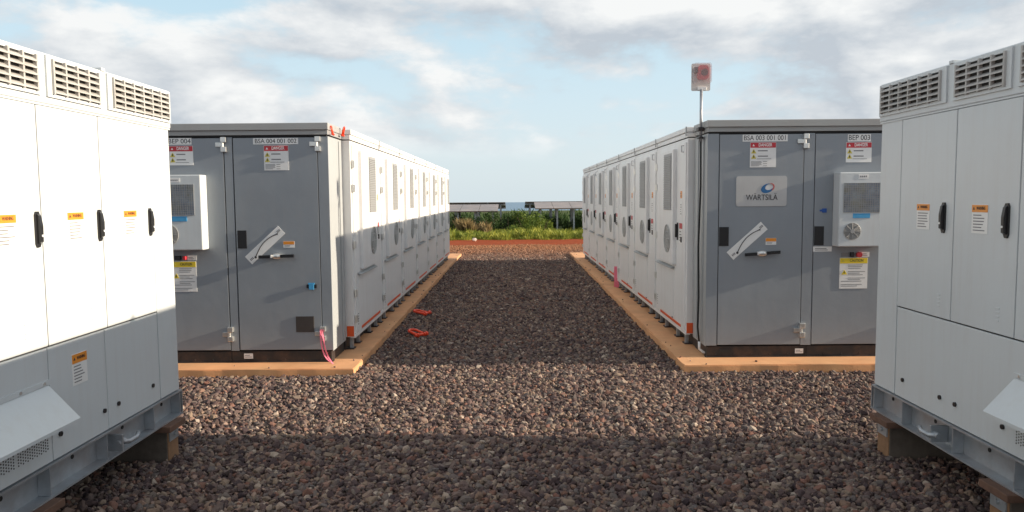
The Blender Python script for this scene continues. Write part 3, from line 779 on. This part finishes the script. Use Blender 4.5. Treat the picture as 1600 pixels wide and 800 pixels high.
MB().prism([(L(3.36) + .05 * math.cos(2 * math.pi * k / 20), 2.372 + .034 * math.sin(2 * math.pi * k / 20)) for k in range(20)], 'y', fy - .0075, fy - .0055).build('pale_disc', LOGOL, lp)

# ------------------------------------------------------------------ alarm beacon on its pole
bx, by = 2.497, 10.08
bc = empty('alarm_beacon', (bx, by, 0)); tag(bc, 'alarm strobe with red horn in clear box on thin pole', 'alarm beacon')
MB().tube([(0, 0, 2.9938), (0, 0, 3.679)], .020, 12).build('pole', GALV, bc, smooth=True)
MB().box(-.04, .04, -.035, .10, 3.1337, 3.182, bev=.006).box(-.03, .03, -.035, .10, 3.0324, 3.0565, bev=.004).build('pole_clamp', SKID, bc)
bp_ = MB().prism(rrect(-.125, .125, 3.6645, 4.0215, .02), 'y', .03, .045).build('back_plate', mat('pale_plate', (.62, .60, .58), .4, var=.04), bc)
MB().box(-.05, .07, -.005, .03, 3.6693, 3.7127, bev=.006).build('mounting_foot', WHITE, bp_)
hr = MB().prism(rrect(-.055, .085, 3.8044, 3.9878, .04), 'y', -.045, .03).build('horn', STROBE, bc)
MB().disc_y(.03, 3.8961, .045, -.055, -.04, 20).build('horn_grille', mat('strobe_dark', (.12, .02, .02), .4), hr)
MB().box(-.10, -.06, -.03, .03, 3.8913, 3.9685, bev=.006).build('flash_tube', mat('flash_dark', (.10, .05, .05), .3), bc)
MB().prism(rrect(-.118, .118, 3.7465, 4.0167, .03), 'y', -.075, -.069).box(-.118, -.112, -.069, .03, 3.7755, 3.9878).box(.112, .118, -.069, .03, 3.7755, 3.9878).build('clear_cover', CLEAR, bc)
MB().tube([(0, .0, 3.03), (.01, .02, 2.4), (-.012, .02, 1.6), (0, .02, .9), (-.012, .01, .5), (.01, .0, .28)], .013, 8).build('cable', SEAL, bc, smooth=True)
MB().tube([(.01, 0, .30), (.01, -.005, .20), (.06, -.02, .155), (.10, -.03, .15)], .018, 8).build('conduit_end', WHITE, bc, smooth=True)

# ------------------------------------------------------------------ inverter cabinets in the foreground
S = 1.27
def SZ(z): return CAM_H + S * (z - CAM_H)
def inverter(X, m, side, lab):
    """m = +1 on the left (world +Y is the viewer's right), -1 on the right"""
    Yc = S * 3.4
    root = empty('inverter_cabinet', (X, Yc, 0), R(90) if m > 0 else R(-90))
    tag(root, lab, 'inverter')
    def U(y): return m * (S * y - Yc)
    def bx_(y0, y1): a, b = U(y0), U(y1); return (min(a, b), max(a, b))
    END, START, DEP = 5.255, 1.0, 2.6  # unseen depth, stretched to keep the sun off the gravel under the skid
    a, b = bx_(START, END - .02)
    zb, zs, zt, ztop = SZ(.934), SZ(1.5286), SZ(2.765), SZ(3.024)
    B('body', INVW, root, a, b, 0.03, DEP, zb, zt, bev=.008)
    B('seam_shade_sheet', SEAL, root, a + .03, b - .03, 0.018, 0.032, zb + .01, zt - .01)  # dark backing, puts the seam shade behind doors and panels
    # narrow end panel at the far corner
    a, b = bx_(4.962, END - .02)
    B('end_panel', INVW, root, a, b, 0.0, 0.05, zb + .003, zt, bev=.005)
    seams = [4.955, 4.345, 3.785, 3.2, 2.6, 2.0, 1.0]
    for i in range(6):
        a, b = bx_(seams[i + 1] + .004, seams[i] - .004)
        B('door', INVW, root, a, b, -.004, 0.03, zs + .007, zt - .012, bev=.005)
    lowers = [4.955, 4.31, 3.775, 2.6, 1.0] if side == 'L' else [4.955, 2.9, 1.0]
    for p, q in zip(lowers, lowers[1:]):
        a, b = bx_(q + .003, p - .003)
        B('lower_panel', INVW, root, a, b, 0.0, 0.03, zb + .002, zs - .004, bev=.005)
    # top louvre box
    a, b = bx_(START, END)
    B('top_box', INVW, root, a, b, -.012, DEP + .02, zt + .004, ztop, bev=.008)
    B('top_rail', INVW, root, a + .01, b - .01, -.008, .04, zt - .010, zt + .003)
    secs = [(4.44, 5.24, 4.495, 5.20, 7), (3.865, 4.375, 3.91, 4.335, 5), (3.30, 3.815, 3.35, 3.775, 5), (2.7, 3.25, 2.75, 3.2, 5)]
    zg0, zg1 = SZ(2.825), SZ(2.995)
    for (y0, y1, g0, g1, nc) in secs:
        a, b = bx_(y0, y1); c, d = bx_(g0, g1)
        pn = MB()
        t0, t1 = zt + .05, ztop - .012
        yf, yb = -.026, -.010
        for q in ((a, c, t0, t1), (d, b, t0, t1), (c, d, t0, zg0), (c, d, zg1, t1)): pn.box(q[0], q[1], yf, yb, q[2], q[3])
        pn = pn.build('louvre_panel', INVW, root)
        B('louvre_recess', DARK, pn, c, d, -.0145, -.0125, zg0, zg1)
        rows = 5; hgt = (zg1 - zg0) / rows
        for r_ in range(rows):
            z = zg0 + hgt * r_
            MB().prism([(-.015, z + hgt * .70), (-.046, z + hgt * .24), (-.046, z + hgt * .02), (-.015, z + hgt * .46)], 'x', c + .002, d - .002).build('louvre_slat', LOUV, pn)
        for k in range(nc):
            x = c + (d - c) * k / (nc - 1)
            MB().box(x - .008, x + .008, -.043, -.014, zg0 - .006, zg1 + .006, bev=.002).build('louvre_rib', LOUV, pn)
    a, b = bx_(4.39, 4.43)
    B('lifting_tab', INVW, root, a, b, -.02, .06, ztop - .004, ztop + .02, bev=.004)
    # flush swing handles, warning labels
    hy = [4.905, 4.305, 3.74, 3.16] if side == 'L' else [4.44, 3.87, 3.28]
    for y in hy:
        a, b = bx_(y - .019, y + .019)
        xm = (a + b) / 2
        h = MB().prism([(a, SZ(2.06)), (a + .012, SZ(2.042)), (b - .012, SZ(2.042)), (b, SZ(2.06)), (b, SZ(2.205)), (b - .012, SZ(2.222)), (a + .012, SZ(2.222)), (a, SZ(2.205))], 'y', -.016, -.002).build('handle', BLACK, root)
        MB().prism([(-.016, SZ(2.06)), (-.038, SZ(2.07)), (-.040, SZ(2.15)), (-.030, SZ(2.20)), (-.016, SZ(2.21))], 'x', xm - .013, xm + .013).build('grip', BLACK, h)
        MB().disc_y(xm, SZ(2.10), .008, -.043, -.036, 12).build('keyhole', LABEL, h)
    sy = [(4.58, 4.735), (4.0, 4.15), (3.44, 3.585)] if side == 'L' else [(4.595, 4.74), (4.03, 4.17), (3.45, 3.59)]
    for k, (p, q) in enumerate(sy):
        a, b = bx_(p, q)
        s = sticker(root, 'warning_label', a, b, SZ(2.055), SZ(2.212), -.0045, LABEL, lines=6, head=ORANGE, headh=.26, seed=20 + k)
        text('WARNING', s, (a + b) / 2 + .015, -.0098, SZ(2.192), .032, INK, width=(b - a) * .55)
        tri_prism(MB(), a + (b - a) * .14, SZ(2.192), .022, .02, -.0105, -.0075).build('alert_symbol', INK, s)
    if side == 'L':
        a, b = bx_(3.975, 4.115)
        s = sticker(root, 'warning_label', a, b, SZ(1.275), SZ(1.445), -.001, LABEL, lines=6, head=ORANGE, headh=.3, seed=31)
        text('WARNING', s, (a + b) / 2 + .015, -.0063, SZ(1.42), .032, INK, width=(b - a) * .55)
        tri_prism(MB(), a + (b - a) * .14, SZ(1.42), .022, .02, -.007, -.004).build('alert_symbol', INK, s)
    # bolts and locks along the lower edge
    for y in (4.85, 4.42, 4.265, 3.84):
        x = U(y)
        MB().disc_y(x, SZ(1.057), .017, -.012, .002, 14).build('quarter_turn_lock', BLACK, root)
    # hinge marks pressed in the lower corner of the doors
    for y in ((4.20, 3.62) if side == 'L' else (4.47, 3.92)):
        for k in range(4): MB().box(U(y) - .02, U(y) + .02, -.008, -.002, SZ(1.60 + k * .022), SZ(1.607 + k * .022)).build('embossed_bar', INVW, root)
    # rain hood over a perforated air inlet
    h0, h1 = bx_(2.95, 3.765)
    zt_, zl = SZ(1.335), SZ(1.165)
    hood = MB().prism([(-.001, zt_), (-.20, zl), (-.20, zl - .022), (-.192, zl - .022), (-.192, zl - .004), (-.001, zt_ - .014)], 'x', h0, h1)
    for xx in (h0, h1 - .004): hood.prism([(-.001, zt_ - .016), (-.190, zl - .006), (-.001, zl - .006)], 'x', xx, xx + .004)
    hood = hood.build('rain_hood', INVW, root)
    B('hood_flange', INVW, hood, h0 - .01, h1 + .01, -.006, -.001, zt_ + .002, zt_ + .035)
    for k in range(5):
        MB().disc_y(h0 + .05 + (h1 - h0 - .1) * k / 4, zt_ + .02, .010, -.012, -.005, 10).build('hood_bolt', STEEL, hood)
    pf = MB()
    for k in range(44):
        for j in range(9):
            x = h0 + .04 + k * (h1 - h0 - .08) / 43; z = SZ(1.005) + j * .019 + (.0095 if k % 2 else 0)
            if k % 15 == 14: continue
            pf.prism([(x - .006, z), (x, z - .006), (x + .006, z), (x, z + .006)], 'y', -.002, .001)
    tag(pf.build('inlet_perforations', DARK, root), kind='stuff')
    # galvanised skid: channel with stiffeners, lifting shackle
    ks, kt = SZ(.765), zb - .006
    a, b = bx_(START, 5.25)
    sk = MB().box(a, b, .075, .085, ks, kt).box(a, b, -.015, .085, kt - .014, kt).box(a, b, -.02, .10, ks - .012, ks)
    sk = sk.build('skid_channel', GALV, root)
    e0, e1 = bx_(5.24, 5.25)
    B('skid_end', GALV, sk, e0 + m * .013, e1 + m * .013, -.012, DEP - .05, ks + .001, kt - .016)
    for y in (5.225, 4.84, 4.27, 3.73, 3.2, 2.6, 2.0):
        x = U(y); B('stiffener', GALV, sk, x - .005, x + .005, -.008, .074, ks + .001, kt - .015)
    for y in (5.08, 4.56, 4.03, 3.45): MB().disc_y(U(y), ks + .13, .016, .070, .078, 12).build('bolt_hole', SEAL, sk)
    x = U(4.40)
    lg = MB().box(x - .05, x - .03, -.06, .074, ks + .02, ks + .15, bev=.004).tube([(x - .07, -.03, ks + .085), (x + .03, -.03, ks + .085)], .022, 10).build('lifting_lug', GALV, sk)
    MB().tube([(x + .0, -.03, ks + .085), (x + .05 * m, -.06, ks + .07), (x + .12 * m, -.08, ks + .08), (x + .17 * m, -.07, ks + .10)], [.022, .020, .018, .016], 8).build('shackle_arm', GALV, lg, smooth=True)
    B('skid_rear', GALV, sk, a_ if False else bx_(START, 5.25)[0], bx_(START, 5.25)[1], DEP - .1, DEP - .09, ks, kt)
    return root
XiL, XiR = -2.3877 * S, 2.5456 * S
inverter(XiL, 1, 'L', 'tall pale grey inverter cabinet in full sun at the left edge')
inverter(XiR, -1, 'R', 'tall pale grey inverter cabinet in shade at the right edge')

# timber sleepers carrying the skids
def sleeper(X, sgn, y0, y1, lab):
    root = empty('timber_sleeper', (X, (y0 + y1) / 2, 0)); tag(root, lab, 'timber', 'timber sleepers under the inverter skids')
    top = SZ(.765) - .013
    xs = lambda d: sgn * d
    x0, x1 = sorted((0.0, sgn * 2.55)); hy = (y1 - y0) / 2
    MB().box(x0 + .006, x1 - .006, -hy, hy, -.10, top - .055, bev=.008).build('beam', WOOD, root)
    e0, e1 = sorted((0.0, sgn * .008)); B('cut_end', WOODC, root, e0, e1, -hy + .006, hy - .006, -.09, top - .062)
    a0, a1 = sorted((-sgn * .05, sgn * .35)); B('shim_plate', RUST, root, a0, a1, -hy - .05, hy + .05, top - .053, top - .001, bev=.004)
    c0, c1 = sorted((-sgn * .012, -sgn * .002)); B('clip_plate', GALV, root, c0, c1, -hy + .02, hy - .02, top - .15, top - .054)
    MB().tube([(-sgn * .03, 0, top - .10), (-sgn * .01, 0, top - .10)], .016, 8).build('bolt', GALV, root)
sleeper(XiL + .04, -1, 6.30, 6.50, 'timber sleeper under the far corner of the left inverter')
sleeper(XiL + .04, -1, 4.50, 4.70, 'timber sleeper low under the middle of the left inverter')
sleeper(XiR - .04, 1, 6.28, 6.48, 'timber sleeper under the far corner of the right inverter')
sleeper(XiR - .04, 1, 4.72, 4.92, 'timber sleeper low under the middle of the right inverter')

# ------------------------------------------------------------------ small loose things
def shackle(loc, rz, tilt, size, lab, group):
    root = empty('lifting_shackle', loc); root.rotation_euler = (tilt, 0, rz); root.scale = (size,) * 3
    tag(root, lab, 'shackle', group)
    pts = [(-.07, 0, 0)] + [(-.085 * math.cos(math.pi * k / 10) * (1 if k not in (0, 10) else .9), 0, .16 + .085 * math.sin(math.pi * k / 10)) for k in range(11)] + [(.07, 0, 0)]
    MB().tube(pts, [.026] + [.021] * 11 + [.026], 10).build('bow', SHACK, root, smooth=True)
    for s_ in (-1, 1): MB().tube([(s_ * .07 - .018, 0, -.01), (s_ * .07 + .018, 0, -.01)], .034, 12).build('eye', SHACK, root, smooth=False)
    pn = MB().tube([(-.13, 0, -.01), (.12, 0, -.01)], .02, 10).build('pin', SHACK, root)
    MB().tube([(.10, 0, -.01), (.135, 0, -.01)], .038, 6).build('nut', SHACK, pn)
shackle((-1.53, 12.05, .065), R(50), R(-78), 1.0, 'orange lifting shackle on the gravel, the nearer of the two', 'orange shackles')
shackle((-1.70, 14.30, .065), R(72), R(-80), 1.05, 'orange lifting shackle on the gravel, the farther of the two', 'orange shackles')
shackle((-2.362, 9.90, 3.12), R(92), R(-10), .42, 'orange shackle at the front roof corner of the left grey cabinet', 'orange shackles')
shackle((-2.355, 10.44, 3.15), R(90), R(14), .46, 'orange shackle where the left grey cabinet meets the first white module', 'orange shackles')
def ribbon(loc, pts, w, lab):
    root = MB(); P = [Vector(p) for p in pts]
    for k, sft in enumerate((0, .022)):
        prev = None
        for i, p in enumerate(P):
            q = p + Vector((sft * (1 + .4 * i), -.006 * k, -.01 * k * i)); ww = w * (1 + .12 * math.sin(i * 2.1 + k))
            e = (root.bm.verts.new(q + Vector((-ww, 0, 0))), root.bm.verts.new(q + Vector((ww, .012 * math.sin(i * 1.7), 0))))
            if prev: root.bm.faces.new((prev[0], prev[1], e[1], e[0]))
            prev = e
    o = root.build('flagging_ribbon', PINK)
    o.location = loc
    sol = o.modifiers.new('thickness', 'SOLIDIFY'); sol.thickness = .002
    tag(o, lab, 'ribbon', 'pink flagging ribbons')
ribbon((-2.545, 9.752, .56), [(-.005, 0, 0), (-.012, -.005, -.07), (-.004, -.012, -.16), (.012, -.02, -.25), (.04, -.03, -.33), (.08, -.05, -.385), (.12, -.07, -.42)], .010, 'pink ribbon tied to the lower hinge of the left grey cabinet')
ribbon((2.40, 17.74, .62), [(0, 0, 0), (.004, 0, -.12), (-.004, 0, -.25), (.004, 0, -.38), (0, 0, -.49)], .030, 'pink ribbon hanging low on the right row of modules')
bm_ = bmesh.new(); bmesh.ops.create_icosphere(bm_, subdivisions=2, radius=.14)
for v in bm_.verts: v.co *= random.uniform(.8, 1.15); v.co.z *= .75
m_ = MB(); m_.bm.free(); m_.bm = bm_
o = m_.build('pale_rock', mat('pale_rock', (.62, .52, .45), .8, var=.1)); o.location = (-2.1, 39.6, .07)
tag(o, 'single pale rock on the red dirt beyond the gravel', 'rock')

# ------------------------------------------------------------------ solar tables beyond the dirt track
def solar_table(x0, x1, y0, z0, run, rise, lab, cols_n, legs):
    root = empty('solar_table', ((x0 + x1) / 2, y0 + run / 2, -.02)); tag(root, lab, 'solar panels', 'solar tables beyond the track')
    cx, cy = (x0 + x1) / 2, y0 + run / 2
    L_ = math.hypot(run, rise); ang = math.atan2(rise, run)
    zc = z0 + rise / 2 + .02
    dirv = Vector((0, math.cos(ang), math.sin(ang))); nor = Vector((0, -math.sin(ang), math.cos(ang)))
    def slabm(xa, xb, s0, s1, t0, t1, name, m_):
        mb = MB()
        vs_ = [mb.bm.verts.new(Vector((x, 0, zc)) + dirv * s + nor * t) for x in (xa, xb) for s in (s0, s1) for t in (t0, t1)]
        for f in [(0, 1, 3, 2), (4, 6, 7, 5), (0, 4, 5, 1), (2, 3, 7, 6), (0, 2, 6, 4), (1, 5, 7, 3)]: mb.bm.faces.new([vs_[i] for i in f])
        return mb.build(name, m_, root)
    wd = (x1 - x0) / cols_n
    for k in range(cols_n):
        for h_ in range(2):
            slabm(x0 - cx + k * wd + .01, x0 - cx + (k + 1) * wd - .01, -L_ / 2 + h_ * L_ / 2 + .01, -L_ / 2 + (h_ + 1) * L_ / 2 - .01, 0, .04, 'panel', PV)
    for s in (-L_ * .3, L_ * .3): slabm(x0 - cx, x1 - cx, s - .04, s + .04, -.10, -.002, 'rail', GALV)
    for k in range(legs):
        x = x0 - cx + .35 + (x1 - x0 - .7) * k / (legs - 1)
        for s in (-L_ * .3, L_ * .3):
            p = Vector((x, 0, zc)) + dirv * s
            MB().box(x - .05, x + .05, p.y - .04, p.y + .04, -.4, p.z - .09).build('post', GALV, root)
solar_table(1.32, 9.3, 46.3, 1.55, 3.1, .36, 'solar table right of the gap, tilted to the viewer', 7, 8)
solar_table(-9.2, -.98, 46.0, 1.42, 3.1, .38, 'solar table left of the gap, tilted to the viewer', 7, 8)
solar_table(.75, 8.7, 50.4, 1.95, 3.1, -.42, 'solar table behind the right one, tilted away', 7, 6)
solar_table(-8.9, -.55, 50.2, 1.93, 3.1, -.42, 'solar table behind the left one, tilted away', 7, 6)

# ------------------------------------------------------------------ vegetation
def leaf_mesh(name, n, rx, ry, h, size, material, seed, lobes=7):
    rg = np.random.default_rng(seed)
    ctr = np.stack([rg.uniform(-.7, .7, lobes) * rx, rg.uniform(-.7, .7, lobes) * ry, rg.uniform(.25, .8, lobes) * h], 1)
    rad = rg.uniform(.28, .5, lobes)
    V, F = [], []
    for i in range(n):
        k = rg.integers(0, lobes); d = rg.normal(size=3); d /= np.linalg.norm(d)
        p = ctr[k] + d * rad[k] * rg.uniform(.45, 1.08) * np.array([rx, ry, h * .75])
        if p[2] < .02: p[2] = rg.uniform(.02, .3)
        a = rg.normal(size=3); a /= np.linalg.norm(a); a[2] = abs(a[2]) * .6
        b_ = np.cross(a, rg.normal(size=3)); b_ /= np.linalg.norm(b_) + 1e-6
        s = size * rg.uniform(.6, 1.4)
        q = len(V)
        V += [p - b_ * s * .35, p + a * s * .5 - b_ * s * .1, p + a * s * 1.2, p + b_ * s * .35]
        F.append((q, q + 1, q + 2, q + 3))
    me = bpy.data.meshes.new(name); me.from_pydata([tuple(v) for v in V], [], F); me.materials.append(material)
    return me
crowns = [leaf_mesh('foliage', 1500, 1.0, .8, 1.0, .075, LEAFD, 3), leaf_mesh('foliage', 1400, 1.0, .8, 1.0, .085, LEAFL, 5), leaf_mesh('foliage', 1300, .9, .8, 1.1, .08, LEAFD, 8, 5)]
bushes = [(-4.1, 45.2, 1.15, 1.2, 2, 'dark bush at the foot of the left solar table, by the left row'), (-2.6, 45.6, 1.0, 1.15, 0, 'dark bush second from the left row, before the left solar table'),
          (-1.4, 45.4, 1.1, 1.35, 2, 'dark bush at the right end of the left solar table'), (-.35, 46.2, 1.1, 1.4, 0, 'tall dark bush in the gap between the solar tables'),
          (.75, 45.7, 1.1, 1.45, 1, 'bright green bush filling the gap before the right solar table'), (1.7, 45.0, .9, 1.15, 1, 'bright green bush at the left end of the right solar table'),
          (4.3, 47.9, 1.0, 1.2, 2, 'dark bush between the posts of the right solar table, by the right row'), (5.6, 45.6, 1.2, 1.3, 0, 'dark bush hidden mostly behind the right row'),
          (-6.0, 45.6, 1.2, 1.3, 0, 'dark bush hidden mostly behind the left row'), (.3, 44.2, .9, .75, 1, 'low bright bush in the grass at the middle'),
          (-.9, 49.6, 1.5, 1.35, 2, 'dark bush farther back, left of the sea gap'), (1.0, 49.8, 1.4, 1.3, 0, 'dark bush farther back, right of the sea gap'),
          (2.6, 48.2, 1.3, 1.15, 0, 'dark bush under the middle of the right solar table'), (-2.9, 47.6, 1.6, 1.2, 2, 'dark bush under the middle of the left solar table')]
for i, (x, y, w_, h_, k, lab) in enumerate(bushes):
    root = empty('bush', (x, y, -.02), random.uniform(0, 6)); root.scale = (w_, w_, h_)
    tag(root, lab, 'bush', 'bushes along the solar field')
    link('foliage', crowns[k], root)
    st = MB()
    for j in range(5):
        a = j * 1.3; st.tube([(0.03 * math.cos(a), .03 * math.sin(a), -.05), (.25 * math.cos(a), .22 * math.sin(a), .35), (.5 * math.cos(a), .4 * math.sin(a), .75)], [.025, .018, .008], 5)
    st.build('stem', BARK, root)
def blades(name, n, xr, yr, hmin, hmax, m_, seed, lab, cat='grass', wid=.012):
    rg = np.random.default_rng(seed)
    x = rg.uniform(*xr, n); y = yr[0] + (yr[1] - yr[0]) * rg.random(n) ** 1.1 + .22 * np.sin(x * 2.3) + .18 * np.sin(x * 5.9 + 1)
    h = rg.uniform(hmin, hmax, n) * (.5 + .45 * np.sin(x * 1.7 + y) ** 2 + .45 * np.sin(x * .63 + 1.1) ** 2 * np.sin(x * 4.1 + y * 2.3) ** 2); a = rg.uniform(0, 6.283, n); ln = rg.uniform(.1, .6, n) * h
    dx_, dy_ = np.cos(a), np.sin(a)
    V = np.empty((n, 4, 3), np.float32)
    V[:, 0] = np.stack([x - dy_ * wid, y + dx_ * wid, np.full(n, -.03)], 1); V[:, 1] = np.stack([x + dy_ * wid, y - dx_ * wid, np.full(n, -.03)], 1)
    V[:, 2] = np.stack([x + dy_ * wid * .8 + dx_ * ln * .35, y - dx_ * wid * .8 + dy_ * ln * .35, h * .6], 1); V[:, 3] = np.stack([x + dx_ * ln, y + dy_ * ln, h], 1)
    idx = np.arange(n)[:, None] * 4
    F = np.concatenate([idx + [0, 1, 2], idx + [0, 2, 3]]).reshape(-1, 3)
    me = bpy.data.meshes.new(name); me.from_pydata(V.reshape(-1, 3).tolist(), [], F.tolist()); me.materials.append(m_)
    tag(link(name, me), lab, cat, kind='stuff')
blades('grass', 26000, (-12, 12), (41.0, 45.6), .18, .52, GRASSM, 21, 'strip of bright green grass behind the red dirt')
blades('grass_verge', 6000, (-12, 12), (40.6, 41.6), .06, .2, GRASSM, 22, 'short grass creeping over the red dirt edge')
blades('dry_grass', 2600, (-3.2, -1.5), (44.0, 45.0), .5, 1.0, DRYM, 23, 'clump of dry brown grass before the left solar table')
blades('scrub', 16000, (-40, 40), (50, 85), .5, 1.1, LEAFD, 24, 'dark scrub growing under the solar tables', 'scrub', .035)
